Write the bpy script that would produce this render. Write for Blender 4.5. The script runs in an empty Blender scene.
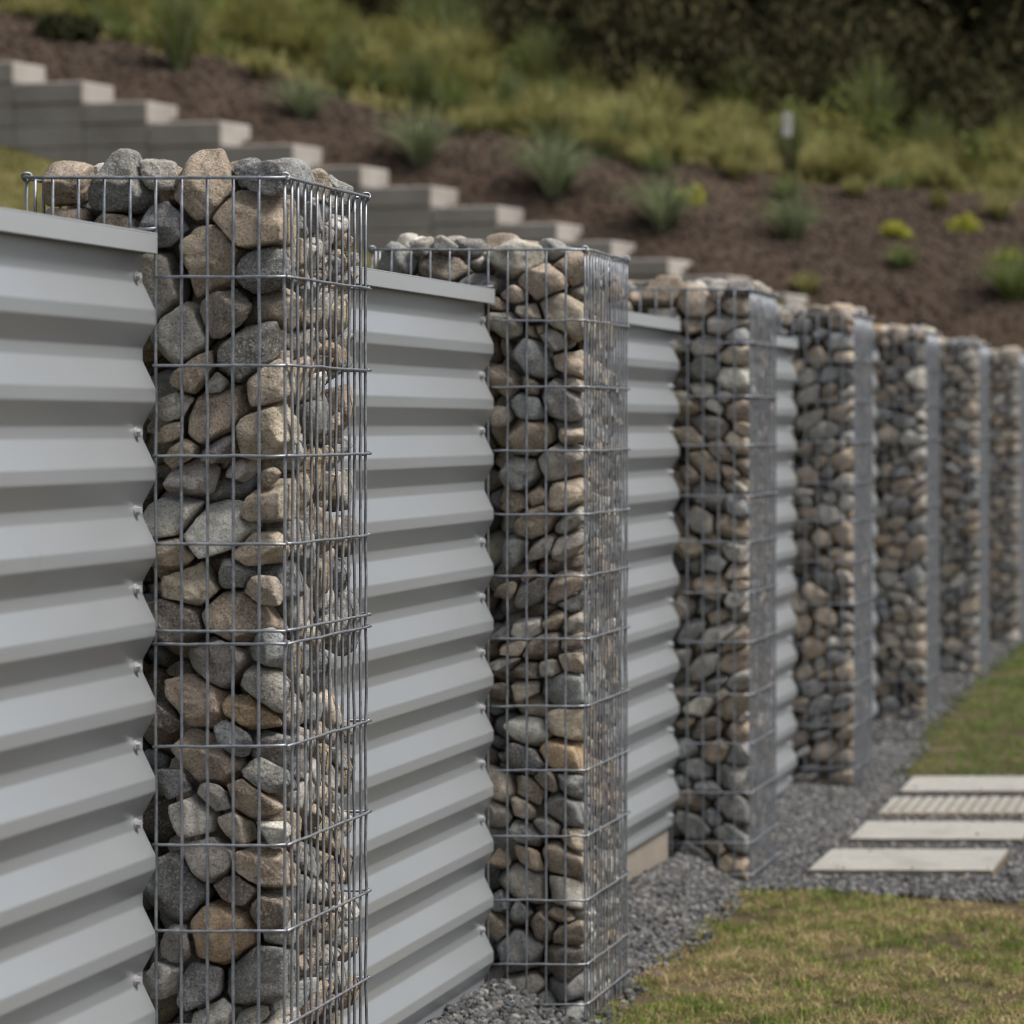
import bpy, bmesh, math, random
import numpy as np
from mathutils import Vector, Matrix
from mathutils.bvhtree import BVHTree

SC = bpy.context.scene
COL = SC.collection
R = math.radians

# ------------------------------------------------------------------ camera
CAM_H = 1.65
FPX = 3033.0                      # focal length in pixels
cam_d = bpy.data.cameras.new('camera')
cam_d.sensor_width = 36.0
cam_d.sensor_fit = 'HORIZONTAL'
cam_d.lens = FPX / 1024 * 36.0
cam_d.shift_x = -(1320 - 512) / 1024
cam_d.shift_y = -(512 - 426) / 1024
cam_d.clip_start = 0.1
cam_d.clip_end = 600
cam_d.dof.use_dof = True
cam_d.dof.focus_distance = 6.6
cam_d.dof.aperture_fstop = 4.0
cam = bpy.data.objects.new('camera', cam_d)
cam.location = (0, 0, CAM_H)
cam.rotation_euler = (R(90), 0, 0)
COL.objects.link(cam)
SC.camera = cam

# ------------------------------------------------------------------ light
SUN_EL, SUN_AZ = 60.0, 98.0       # azimuth measured from +Y (view direction) towards +X
w = bpy.data.worlds.new('World')
SC.world = w
w.use_nodes = True
nt = w.node_tree
nt.nodes.clear()
sky = nt.nodes.new('ShaderNodeTexSky')
sky.sky_type = 'NISHITA'
sky.sun_disc = False
sky.sun_elevation = R(SUN_EL)
sky.sun_rotation = R(SUN_AZ)
sky.air_density = 1.0
sky.dust_density = 4.0
sky.ozone_density = 1.0
hsv = nt.nodes.new('ShaderNodeHueSaturation')
hsv.inputs['Saturation'].default_value = 0.58
bg = nt.nodes.new('ShaderNodeBackground')
bg.inputs['Strength'].default_value = 0.092
out = nt.nodes.new('ShaderNodeOutputWorld')
nt.links.new(sky.outputs[0], hsv.inputs['Color'])
nt.links.new(hsv.outputs[0], bg.inputs[0])
nt.links.new(bg.outputs[0], out.inputs[0])

sl = bpy.data.lights.new('sun', 'SUN')
sl.energy = 3.1
sl.angle = R(18)
sl.color = (1.0, 0.955, 0.89)
so = bpy.data.objects.new('sun', sl)
so.rotation_euler = (R(90 - SUN_EL), 0, R(180 - SUN_AZ))
so.location = (10, 5, 15)
COL.objects.link(so)

SC.view_settings.view_transform = 'Standard'
SC.view_settings.look = 'None'
SC.view_settings.exposure = 0.36
SC.view_settings.gamma = 1.0
SC.cycles.max_bounces = 8
SC.cycles.filter_width = 0.85
SC.cycles.use_denoising = True

# ------------------------------------------------------------------ helpers
def tag(o, label=None, cat=None, group=None, kind=None):
    if label: o['label'] = label
    if cat: o['category'] = cat
    if group: o['group'] = group
    if kind: o['kind'] = kind
    return o

def empty(name, loc, label, cat, group=None):
    o = bpy.data.objects.new(name, None)
    o.location = loc
    o.empty_display_size = 0.1
    COL.objects.link(o)
    return tag(o, label, cat, group)

def fast_mesh(name, V, F, smooth=False, col=None):
    """V (n,3), F (m,k) arrays, every face with the same k; col (n,3)"""
    V = np.asarray(V, dtype=np.float32); F = np.asarray(F, dtype=np.int32)
    k = F.shape[1]
    me = bpy.data.meshes.new(name)
    me.vertices.add(len(V)); me.vertices.foreach_set('co', V.ravel())
    me.loops.add(F.size); me.loops.foreach_set('vertex_index', F.ravel())
    me.polygons.add(len(F))
    me.polygons.foreach_set('loop_start', np.arange(0, F.size, k, dtype=np.int32))
    me.polygons.foreach_set('loop_total', np.full(len(F), k, dtype=np.int32))
    me.polygons.foreach_set('use_smooth', np.full(len(F), smooth, dtype=bool))
    me.update(calc_edges=True)
    if col is not None:
        a = me.color_attributes.new('tone', 'FLOAT_COLOR', 'POINT')
        c = np.ones((len(V), 4), dtype=np.float32); c[:, :3] = col
        a.data.foreach_set('color', c.ravel())
    return me

def link(name, me, mat, parent=None, loc=None):
    o = bpy.data.objects.new(name, me)
    if mat is not None and not me.materials: me.materials.append(mat)
    if parent is not None: o.parent = parent
    if loc is not None: o.location = loc
    COL.objects.link(o)
    return o

class MB:
    """collects quads"""
    def __init__(s): s.V = []; s.F = []; s.n = 0
    def add(s, V, F):
        V = np.asarray(V, float); F = np.asarray(F, int)
        s.V.append(V); s.F.append(F + s.n); s.n += len(V)
    def box(s, x0, x1, y0, y1, z0, z1):
        V = [(x0,y0,z0),(x1,y0,z0),(x1,y1,z0),(x0,y1,z0),(x0,y0,z1),(x1,y0,z1),(x1,y1,z1),(x0,y1,z1)]
        s.add(V, [(0,3,2,1),(4,5,6,7),(0,1,5,4),(1,2,6,5),(2,3,7,6),(3,0,4,7)])
    def tube(s, pts, r, k=8, closed=False, caps=True):
        P = np.asarray(pts, float); n = len(P)
        if closed: T = np.roll(P, -1, 0) - np.roll(P, 1, 0)
        else:
            T = np.gradient(P, axis=0)
        T /= np.linalg.norm(T, axis=1)[:, None]
        ref = np.array([0.13, 0.21, 1.0]) if abs(T[0, 2]) < 0.8 * np.linalg.norm(T[0]) else np.array([1.0, 0.17, 0.05])
        A = np.cross(T, ref); A /= np.linalg.norm(A, axis=1)[:, None]
        B = np.cross(T, A)
        th = np.arange(k) * 2 * np.pi / k
        rr = np.broadcast_to(np.asarray(r, float), (n,))
        V = P[:, None, :] + rr[:, None, None] * (A[:, None, :] * np.cos(th)[None, :, None] + B[:, None, :] * np.sin(th)[None, :, None])
        F = []
        m = n if closed else n - 1
        for i in range(m):
            j = (i + 1) % n
            for q in range(k):
                F.append((i*k+q, i*k+(q+1) % k, j*k+(q+1) % k, j*k+q))
        V = V.reshape(-1, 3)
        if caps and not closed:
            V = np.vstack([V, P[:1], P[-1:]])
            c0, c1 = n*k, n*k+1
            for q in range(0, k, 2):
                F.append((c0, (q+2) % k, (q+1) % k, q))
                F.append((c1, (n-1)*k+q, (n-1)*k+(q+1) % k, (n-1)*k+(q+2) % k))
        s.add(V, F)
    def mesh(s, name, smooth=True):
        return fast_mesh(name, np.vstack(s.V), np.vstack(s.F), smooth)

def bevel(o, w=0.004, seg=2, angle=40):
    b = o.modifiers.new('bevel', 'BEVEL'); b.width = w; b.segments = seg
    b.limit_method = 'ANGLE'; b.angle_limit = R(angle)
    return o

# ------------------------------------------------------------------ materials
class NT:
    def __init__(s, name):
        s.m = bpy.data.materials.new(name); s.m.use_nodes = True
        s.t = s.m.node_tree; s.p = s.t.nodes['Principled BSDF']
        s.pos = s.t.nodes.new('ShaderNodeNewGeometry').outputs['Position']
    def n(s, typ, **kw):
        nd = s.t.nodes.new(typ)
        for k, v in kw.items(): setattr(nd, k, v)
        return nd
    def l(s, a, b): s.t.links.new(a, b)
    def noise(s, scale, detail=4, rough=0.55, vec=None, dist=0.0):
        nd = s.n('ShaderNodeTexNoise')
        nd.inputs['Scale'].default_value = scale; nd.inputs['Detail'].default_value = detail
        nd.inputs['Roughness'].default_value = rough; nd.inputs['Distortion'].default_value = dist
        s.l(vec or s.pos, nd.inputs['Vector'])
        return nd.outputs['Fac']
    def ramp(s, fac, stops, interp='LINEAR'):
        nd = s.n('ShaderNodeValToRGB'); cr = nd.color_ramp; cr.interpolation = interp
        while len(cr.elements) < len(stops): cr.elements.new(0.5)
        for e, (p, c) in zip(cr.elements, stops):
            e.position = p
            e.color = (c, c, c, 1) if isinstance(c, (int, float)) else (*c, 1)
        s.l(fac, nd.inputs[0])
        return nd.outputs[0]
    def mix(s, fac, a, b, mode='MIX'):
        nd = s.n('ShaderNodeMix', data_type='RGBA', blend_type=mode)
        for sock, v in ((nd.inputs[0], fac), (nd.inputs[6], a), (nd.inputs[7], b)):
            if isinstance(v, (int, float)): sock.default_value = v
            elif isinstance(v, tuple): sock.default_value = (*v, 1)
            else: s.l(v, sock)
        return nd.outputs[2]
    def stretch(s, sx, sy, sz):
        nd = s.n('ShaderNodeMapping'); nd.inputs['Scale'].default_value = (sx, sy, sz)
        s.l(s.pos, nd.inputs[0]); return nd.outputs[0]
    def bump(s, h, dist, strength=1.0, prev=None):
        nd = s.n('ShaderNodeBump'); nd.inputs['Distance'].default_value = dist
        nd.inputs['Strength'].default_value = strength
        s.l(h, nd.inputs['Height'])
        if prev is not None: s.l(prev, nd.inputs['Normal'])
        return nd.outputs[0]
    def done(s, col=None, rough=0.8, metal=0.0, normal=None, spec=0.5):
        if col is not None:
            if isinstance(col, tuple): s.p.inputs['Base Color'].default_value = (*col, 1)
            else: s.l(col, s.p.inputs['Base Color'])
        if isinstance(rough, (int, float)): s.p.inputs['Roughness'].default_value = rough
        else: s.l(rough, s.p.inputs['Roughness'])
        s.p.inputs['Metallic'].default_value = metal
        s.p.inputs['Specular IOR Level'].default_value = spec
        if normal is not None: s.l(normal, s.p.inputs['Normal'])
        return s.m

def attr(N):
    a = N.n('ShaderNodeAttribute'); a.attribute_name = 'tone'
    return a.outputs['Color']

def mat_rock():
    N = NT('granite')
    base = attr(N)
    mott = N.ramp(N.noise(22, 5, 0.6), [(0.3, 0.62), (0.5, 1.0), (0.72, 1.38)])
    c = N.mix(1.0, base, mott, 'MULTIPLY')
    warm = N.ramp(N.noise(9, 3, 0.5), [(0.45, 0.0), (0.7, 0.25)])
    c = N.mix(warm, c, (0.24, 0.185, 0.12))
    grain = N.noise(230, 3, 0.75)
    dark = N.ramp(grain, [(0.38, 1.0), (0.48, 0.0)])
    c = N.mix(dark, c, N.mix(1.0, c, (0.46, 0.45, 0.44), 'MULTIPLY'))
    g2 = N.noise(190, 2, 0.6, vec=N.stretch(1.1, 0.9, 1.0))
    lite = N.ramp(g2, [(0.53, 0.0), (0.63, 0.85)])
    c = N.mix(lite, c, N.mix(0.55, c, (0.50, 0.48, 0.44)))
    # pale quartz vein here and there
    vein = N.noise(5.5, 3, 0.6, dist=1.2)
    vv = N.ramp(vein, [(0.492, 0.0), (0.5, 0.5), (0.508, 0.0)])
    vm = N.ramp(N.noise(6.3, 1, 0.4, vec=N.stretch(1, 1.3, 0.8)), [(0.52, 0.0), (0.6, 1.0)])
    vf = N.mix(1.0, vv, vm, 'MULTIPLY')
    c = N.mix(vf, c, (0.42, 0.40, 0.37))
    b = N.bump(N.noise(26, 6, 0.7), 0.012, 1.0)
    b = N.bump(grain, 0.0018, 1.0, b)
    return N.done(c, 0.86, 0, b, 0.3)

def mat_galv():
    N = NT('galvanised_wire')
    c = N.ramp(N.noise(60, 4, 0.6), [(0.3, (0.17, 0.185, 0.21)), (0.55, (0.27, 0.29, 0.32)), (0.75, (0.38, 0.40, 0.43))])
    return N.done(c, 0.45, 0.55, N.bump(N.noise(400, 2), 0.0003))

def mat_sheet(name='coated_steel', metal=0.58, rgh=(0.33, 0.36)):
    N = NT(name)
    d = N.noise(2.3, 4, 0.5, vec=N.stretch(1, 0.25, 1))
    c = N.ramp(d, [(0.3, (0.47, 0.499, 0.525)), (0.7, (0.495, 0.525, 0.552))])
    dirt = N.ramp(N.noise(9, 5, 0.65, vec=N.stretch(1, 1, 0.5)), [(0.66, 0.0), (0.85, 0.22)])
    c = N.mix(dirt, c, (0.24, 0.225, 0.20))
    fl = N.ramp(N.noise(140, 2, 0.5), [(0.77, 0.0), (0.8, 0.5)])
    c = N.mix(fl, c, (0.16, 0.13, 0.10))
    r = N.ramp(N.noise(14, 4), [(0.3, rgh[0]), (0.7, rgh[1])])
    return N.done(c, r, metal, None, 0.5)

def mat_bolt():
    N = NT('zinc_bolt'); return N.done((0.36, 0.365, 0.37), 0.6, 0.2, N.bump(N.noise(300, 2), 0.0004))

def mat_concrete(name, a, b, scale=1.0):
    N = NT(name)
    c = N.ramp(N.noise(3 * scale, 6, 0.6), [(0.3, a), (0.7, b)])
    sp = N.ramp(N.noise(120, 3, 0.7), [(0.3, 0.72), (0.5, 1.0), (0.75, 1.18)])
    c = N.mix(1.0, c, sp, 'MULTIPLY')
    bb = N.bump(N.noise(90, 4, 0.7), 0.003)
    return N.done(c, 0.9, 0, bb, 0.25)

def mat_paver():
    N = NT('paver_concrete')
    c = N.ramp(N.noise(5, 6, 0.65), [(0.3, (0.27, 0.265, 0.245)), (0.5, (0.33, 0.325, 0.30)), (0.75, (0.37, 0.365, 0.34))])
    c = N.mix(N.ramp(N.noise(14, 6, 0.7), [(0.56, 0.0), (0.75, 0.55)]), c, (0.22, 0.19, 0.14))
    c = N.mix(1.0, c, N.ramp(N.noise(130, 3, 0.7), [(0.3, 0.7), (0.5, 1.0), (0.75, 1.15)]), 'MULTIPLY')
    sep = N.n('ShaderNodeTexCoord').outputs['Object']; sx = N.n('ShaderNodeSeparateXYZ'); N.l(sep, sx.inputs[0])
    c = N.mix(N.ramp(sx.outputs['Z'], [(0.0, 0.8), (0.030, 0.75), (0.0315, 0.0)]), c, (0.17, 0.115, 0.065))
    return N.done(c, 0.9, 0, N.bump(N.noise(90, 4, 0.7), 0.003), 0.25)

def mat_gravel():
    N = NT('bluestone_gravel')
    c = N.mix(1.0, attr(N), N.ramp(N.noise(160, 3, 0.6), [(0.3, 0.7), (0.7, 1.25)]), 'MULTIPLY')
    return N.done(c, 0.85, 0, N.bump(N.noise(220, 3), 0.001), 0.3)

def mat_leaf(name, rough=0.7, trans=0.25):
    N = NT(name)
    c = N.mix(1.0, attr(N), N.ramp(N.noise(7, 3, 0.6), [(0.3, 0.8), (0.7, 1.2)]), 'MULTIPLY')
    N.done(c, rough, 0, None, 0.2)
    tr = N.n('ShaderNodeBsdfTranslucent'); N.l(c, tr.inputs['Color'])
    mx = N.n('ShaderNodeMixShader'); mx.inputs[0].default_value = trans
    o = N.t.nodes['Material Output']
    N.l(N.p.outputs[0], mx.inputs[1]); N.l(tr.outputs[0], mx.inputs[2]); N.l(mx.outputs[0], o.inputs['Surface'])
    return N.m

def mat_ground(name, stops, scale, fine=(0.75, 1.2), fscale=60, bdist=0.01):
    N = NT(name)
    c = N.ramp(N.noise(scale, 5, 0.6), stops)
    c = N.mix(1.0, c, N.ramp(N.noise(fscale, 5, 0.7), [(0.3, fine[0]), (0.7, fine[1])]), 'MULTIPLY')
    return N.done(c, 0.95, 0, N.bump(N.noise(fscale * 0.7, 5, 0.7), bdist), 0.15)

M = dict(
    rock=mat_rock(), wire=mat_galv(), sheet=mat_sheet(), cap=mat_sheet('coated_steel_cap', 0.35, (0.40, 0.44)), bolt=mat_bolt(),
    plinth=mat_concrete('plinth_concrete', (0.25, 0.22, 0.18), (0.34, 0.305, 0.26)),
    block=mat_concrete('wall_concrete', (0.30, 0.275, 0.25), (0.42, 0.39, 0.36), 0.7),
    paver=mat_paver(),
    gravel=mat_gravel(),
    gravel_bed=mat_ground('gravel_bed', [(0.3, (0.05, 0.052, 0.058)), (0.7, (0.10, 0.10, 0.105))], 30, (0.5, 1.3), 120),
    soil=mat_ground('lawn_soil', [(0.3, (0.05, 0.038, 0.026)), (0.55, (0.13, 0.10, 0.06)), (0.8, (0.12, 0.11, 0.05))], 3.5, (0.6, 1.3), 120),
    mulch=mat_ground('bark_mulch', [(0.25, (0.034, 0.024, 0.017)), (0.5, (0.063, 0.044, 0.032)), (0.8, (0.10, 0.072, 0.052))], 2.2, (0.45, 1.6), 22, 0.04),
    bank=mat_ground('bank_grass', [(0.3, (0.085, 0.072, 0.028)), (0.5, (0.13, 0.115, 0.045)), (0.75, (0.15, 0.12, 0.05))], 1.3, (0.7, 1.3), 25, 0.03),
    forest_floor=mat_ground('forest_floor', [(0.3, (0.035, 0.031, 0.018)), (0.7, (0.06, 0.052, 0.028))], 0.8, (0.6, 1.3), 6, 0.08),
    blade=mat_leaf('grass_blade', 0.7, 0.4), leaf=mat_leaf('leaf', 0.95, 0.2),
    bark=mat_ground('bark', [(0.3, (0.07, 0.055, 0.042)), (0.7, (0.15, 0.125, 0.10))], 6, (0.7, 1.2), 30, 0.02),
    palebark=mat_ground('pale_bark', [(0.3, (0.22, 0.20, 0.17)), (0.7, (0.36, 0.33, 0.29))], 5, (0.8, 1.15), 30, 0.01),
    white=mat_ground('white_paint', [(0.3, (0.5, 0.47, 0.45)), (0.7, (0.62, 0.6, 0.58))], 8, (0.9, 1.05), 60, 0.002),
)

# ------------------------------------------------------------------ terrain functions
def sstep(t):
    t = np.clip(t, 0, 1); return t * t * (3 - 2 * t)
def zg(Y):                                       # ground in front of the fence
    return 0.010 + 0.175 * sstep((np.asarray(Y, float) - 9) / 10)
def Yw(X): return 24 - 0.25 * (X + 4.45)          # line of the stepped wall
def zw(X): return 2.70 - 0.283 * (X + 4.45)      # its top
def mulch_w(X): return np.interp(X, [-12, -11, -7.5, -6.3, -4.9, -2.5, 3], [1.6, 1.8, 2.1, 2.2, 3.4, 4.9, 5.5])
def zhill(X, Y):
    X = np.asarray(X, float); Y = np.asarray(Y, float)
    Xc = np.clip(X, -22, 1.0)
    d = Y - Yw(Xc); mw = mulch_w(Xc)
    top = zw(Xc) - 0.02
    step = np.where(X > -4.3, 0.0, 0.55)
    front = np.maximum(top - step + 0.22 * d, 0.12)
    a = np.clip(d, 0, mw)
    b = np.clip(d - mw, 0, 11)
    c = np.clip(d - mw - 11, 0, 26)
    e = np.clip(d - mw - 37, 0, 60)
    back = top + 0.30 * a + 0.17 * b + 0.11 * c + 0.42 * e
    back = back - 0.12 * (1 - sstep((d - 0.35) / 0.5)) + 0.07 * sstep((d - 0.35) / 0.5)
    h = np.where(d < 0.2, front, back)
    h = h + 0.03 * np.sin(X * 1.9 + 1.3 * np.sin(Y)) * np.where(d > 0.3, 1, 0.3)
    return h
def zterr(X, Y):
    X = np.asarray(X, float); Y = np.asarray(Y, float)
    wd = np.where(Y > 23.4, 4.5, 0.03)
    k = 1 - sstep((X + 2.36) / wd)
    return (zg(Y) - 0.03) * (1 - k) + zhill(X, Y) * k

def grid_mesh(name, xs, ys, zf, dz=0.0, keep=None):
    X, Y = np.meshgrid(xs, ys)
    Z = zf(X, Y) + dz
    V = np.stack([X, Y, Z], -1).reshape(-1, 3)
    nx, ny = len(xs), len(ys)
    i, j = np.meshgrid(np.arange(nx - 1), np.arange(ny - 1))
    a = (j * nx + i).ravel()
    F = np.stack([a, a + 1, a + nx + 1, a + nx], -1)
    if keep is not None:
        c = V[F].mean(1); F = F[keep(c[:, 0], c[:, 1])]
        used = np.unique(F); mp = np.full(len(V), -1); mp[used] = np.arange(len(used))
        V = V[used]; F = mp[F]
    return fast_mesh(name, V, F, True)

def wob(x, a=1.0, s=0.0):
    return a * (np.sin(x * 3.1 + s) * 0.5 + np.sin(x * 8.7 + 2 * s + 1) * 0.3 + np.sin(x * 21.3 + s * 3) * 0.2)

def zgrav(X, Y):                                 # gravel lies a little deeper against the fence
    X = np.asarray(X, float); Y = np.asarray(Y, float)
    amp = np.interp(Y, [6.3, 6.8, 8.3, 8.8, 9.2, 9.9, 10.7, 11.3, 13.5, 14], [0.03, 0.10, 0.115, 0.04, 0.09, 0.13, 0.10, 0.02, 0.015, 0.0])
    return zg(Y) + amp * sstep((-2.02 - X) / 0.22)
# ------------------------------------------------------------------ fence layout
S = 2.4
YI = [S * (i + 2.45) for i in range(8)]
XR = -2.007                # path-side face of the gabions
XP = -2.266                # fence sheet
TOP = 2.131
LEFT = [-2.507, -2.588, -2.56, -2.54, -2.54, -2.54, -2.54, -2.54]
DEPTH = 0.5
ORD = ['nearest', 'second', 'third', 'fourth', 'fifth', 'sixth', 'seventh', 'eighth']

# ------------------------------------------------------------------ ground
def part(me_name, name, xs, ys, mat, dz, keep=None, kind='structure', label=None, cat=None):
    o = link(name, grid_mesh(me_name, xs, ys, (lambda X, Y: zg(Y)) if keep is None else zgrav, dz, keep), mat)
    tag(o, label, cat, None, kind); return o

xs = np.concatenate([np.linspace(-60, -14, 24)[:-1], np.arange(-14, -2.4, 0.22), [-2.37, -2.33], np.arange(-2.1, 6, 0.3), np.linspace(6, 70, 20)])
ys = np.concatenate([np.linspace(-20, 8, 10)[:-1], np.arange(8, 20, 0.6), np.arange(20, 34, 0.2), np.linspace(34, 150, 50)])
def hill_grid():
    ds = np.concatenate([np.linspace(-30, -6, 8), np.arange(-5.5, 0, .5), [0.1, 0.19, 0.21, 0.35, 0.6], np.arange(0.9, 9, .25), np.arange(9.5, 36, 1.0), np.linspace(37, 120, 30)])
    X, D = np.meshgrid(xs, ds); Y = Yw(np.clip(X, -22, 1)) + D
    V = np.stack([X, Y, zterr(X, Y)], -1).reshape(-1, 3); nx = len(xs)
    i, j = np.meshgrid(np.arange(nx - 1), np.arange(len(ds) - 1)); a = (j * nx + i).ravel()
    return fast_mesh('hillside', V, np.stack([a, a + 1, a + nx + 1, a + nx], -1), True)
o = link('hillside', hill_grid(), M['bank'])
tag(o, 'grassy bank and hill rising behind the fence', 'hillside', None, 'structure')

# forest floor & mulch bed are sheets just above the hill
xs2 = np.arange(-24, 8, 0.16)
def in_mulch(x, y):
    d = y - Yw(np.clip(x, -22, 1)); mw = mulch_w(x) + wob(x, 0.25)
    return (d > 0.24) & (d < mw) & (x < 1.2)
bx = np.arange(-16, 1.4, 0.12); by = np.arange(22.4, 34, 0.12)
o = link('mulch_bed', grid_mesh('mulch_bed', bx, by, zterr, 0.05, in_mulch), M['mulch'])
tag(o, 'dark brown bark mulch bed on the slope above the stepped wall', 'mulch bed', None, 'structure')
fx = np.arange(-60, 60, 1.0); fy = np.arange(34, 140, 1.0)
o = link('forest_floor', grid_mesh('forest_floor', fx, fy, zterr, 0.12, lambda x, y: y - Yw(np.clip(x, -22, 1)) - mulch_w(x) > 6.8 + wob(x * .3, .6)), M['forest_floor'])
tag(o, 'dark leaf litter ground under the wood', 'forest floor', None, 'structure')

# front ground: soil sheet, gravel bed over it
PATH0, PATH1 = 10.2, 13.5
def path_front(x): return np.interp(x, [-2.05, -1.01, 1], [10.62, 10.36, 10.1])
def strip_edge(y): return np.interp(y, [8.0, 10.7, 13.3, 13.9, 15.6, 20], [-2.02, -2.05, -1.92, -1.94, -2.0, -2.03]) + wob(y * 1.3, 0.022)
def is_gravel(x, y):
    return (x < strip_edge(y)) | ((y > path_front(x) + wob(x * 2, 0.05)) & (y < 13.40 + wob(x, 0.03)) & (x < 3.5))
o = part('lawn_ground', 'ground', np.concatenate([[-2.34], np.arange(-2.2, 8, 0.3), [12, 20, 40]]), np.concatenate([[-15, -5, 0], np.arange(2, 24, 0.3), [24.5]]), M['soil'], 0.0,
         label='soil under the lawn and path', cat='ground')
gx = np.arange(-2.33, 3.6, 0.04); gy = np.arange(2.0, 24.2, 0.04)
o = part('gravel_bed', 'gravel_path', gx, gy, M['gravel_bed'], 0.004, is_gravel, label='grey gravel strip and path beside the gabion fence', cat='path')

# ------------------------------------------------------------------ fence panels
PITCH, Z0P = 0.1505, 0.165
prof = [(0.0, 0.014)]
def sheet_profile():
    pts = []; z = 1.995
    # from the top: valley, up-facing slope, crest, underside ...
    first = True
    pts.append((XP - 0.016, z)); z -= 0.012
    while z > Z0P + 0.02:
        for dx, dzz in ((+0.014, 0.053), (+0.014, 0.028), (-0.016, 0.046), (-0.016, 0.0235)):
            pass
        pts.append((XP - 0.016, z)); z -= 0.051
        pts.append((XP + 0.014, z)); z -= 0.028
        pts.append((XP + 0.014, z)); z -= 0.047
        pts.append((XP - 0.016, z)); z -= 0.0245
    return pts
CR0 = 1.995 - 0.055      # first valley below the cap: set so that ridges sit where they do in the place
def sheet_pts():
    P = []
    z = 2.0
    P.append((-0.0115, z)); z = 1.9265
    while z > 0.0:
        P += [(-0.0115, z), (0.0135, z - 0.053), (0.0135, z - 0.080), (-0.0115, z - 0.126)]
        z -= PITCH
    P = [p for p in P if p[1] > 0.0]
    return P
SP = sheet_pts()
def soften(P, r=0.0035):
    """round the bends of the folded sheet"""
    Q = [P[0]]
    for a, b, c in zip(P, P[1:], P[2:]):
        a, b, c = map(np.array, (a, b, c))
        u = (a - b) / np.linalg.norm(a - b); v = (c - b) / np.linalg.norm(c - b)
        p0, p1 = b + u * r, b + v * r
        for t in (0, 0.33, 0.67, 1):
            Q.append(tuple((1-t)**2 * p0 + 2*t*(1-t) * b + t*t * p1))
    Q.append(P[-1]); return Q
SPS = soften(SP)
valleys = [p for p in SP[1:]][3::4]
VZ = [SP[k][1] - 0.0 for k in range(1, len(SP)) if (k - 1) % 4 == 0]   # top of each up-facing slope

def sheet_mesh(y0, y1, zb):
    SPS = [p for p in globals()['SPS'] if p[1] > zb + 0.002]; SPS.append((SPS[-1][0], zb)) 
    n = len(SPS); V = []; F = []
    ysn = [y0, y1]; t = 0.0012
    pts = [(x, z) for x, z in SPS] + [(x - t, z) for x, z in SPS[::-1]]
    m = len(pts)
    for y in ysn:
        for x, z in pts: V.append((x, y, z))
    for q in range(m): F.append((q, (q+1) % m, m + (q+1) % m, m + q))
    for q in range(n - 1):
        F.append((q, m-1-q, m-2-q, q+1)); F.append((m+q, m+q+1, m+m-2-q, m+m-1-q))
    return fast_mesh('sheet', V, F, False)

def bolt_mesh():
    mb = MB()
    th = lambda k: [(math.cos(2*math.pi*i/k), math.sin(2*math.pi*i/k)) for i in range(k)]
    def disc(x0, x1, r, k, rr=None):
        c = th(k); V = [(x0, r*a, r*b) for a, b in c] + [(x1, (rr or r)*a, (rr or r)*b) for a, b in c] + [(x1, 0, 0)]
        F = [(i, (i+1) % k, k+(i+1) % k, k+i) for i in range(k)] + [(k+i, k+(i+1) % k, k+(i+2) % k, 2*k) for i in range(0, k, 2)]
        mb.add(V, F)
    disc(0, 0.003, 0.0105, 20, 0.0100); disc(0.003, 0.0105, 0.0078, 6, 0.0072)
    return mb.mesh('bolt', False)
BOLT = bolt_mesh()
rnd = random.Random(4)
ZB = [0.115, 0.125, 0.25, 0.10, 0.10, 0.12, 0.12, 0.12]
def fence_panel(idx, y0, y1, label):
    zb = ZB[idx]
    t = empty('fence_panel', (XP, (y0+y1)/2, Z0P), label, 'fence panel', 'corrugated metal panels between the gabions')
    yc = (y0+y1)/2
    def loc(me, name, mat):
        o = link(name, me, mat, t); o.location = (0, -yc, 0 if name == 'corrugated_sheet' or name == 'cap_rail' else 0); return o
    me = sheet_mesh(y0 + 0.003, y1 - 0.003, zb)
    o = link('corrugated_sheet', me, M['sheet'], t); o.location = (0, -yc, -Z0P)
    mb = MB()
    # cap: folded channel, top plate with two lips
    mb.box(-0.034, 0.0165, y0, y1, 2.020, 2.0235); mb.box(0.0140, 0.0165, y0, y1, 1.983, 2.0198); mb.box(-0.034, -0.031, y0, y1, 1.983, 2.0198)
    mb.box(0.006, 0.0138, y0, y1, 1.983, 1.9855)
    o = link('cap_rail', mb.mesh('cap', False), M['cap'], t); o.location = (0, -yc, -Z0P)
    bevel(o, 0.001, 2)
    for k, z in enumerate(VZ):
        if z < zb + 0.02: continue
        for end, yb in ((0, y1 - 0.038), (1, y0 + 0.04)):
            if (idx * 3 + k * 2 + end) % 7 == 2 and k > 0: continue
            b = link('bolt', BOLT, M['bolt'], t); b.location = (-0.0113, yb - yc + rnd.uniform(-.002, .002), z + 0.012 - Z0P)
            b.rotation_euler = (rnd.uniform(0, 1), 0, 0)
    return t

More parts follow.
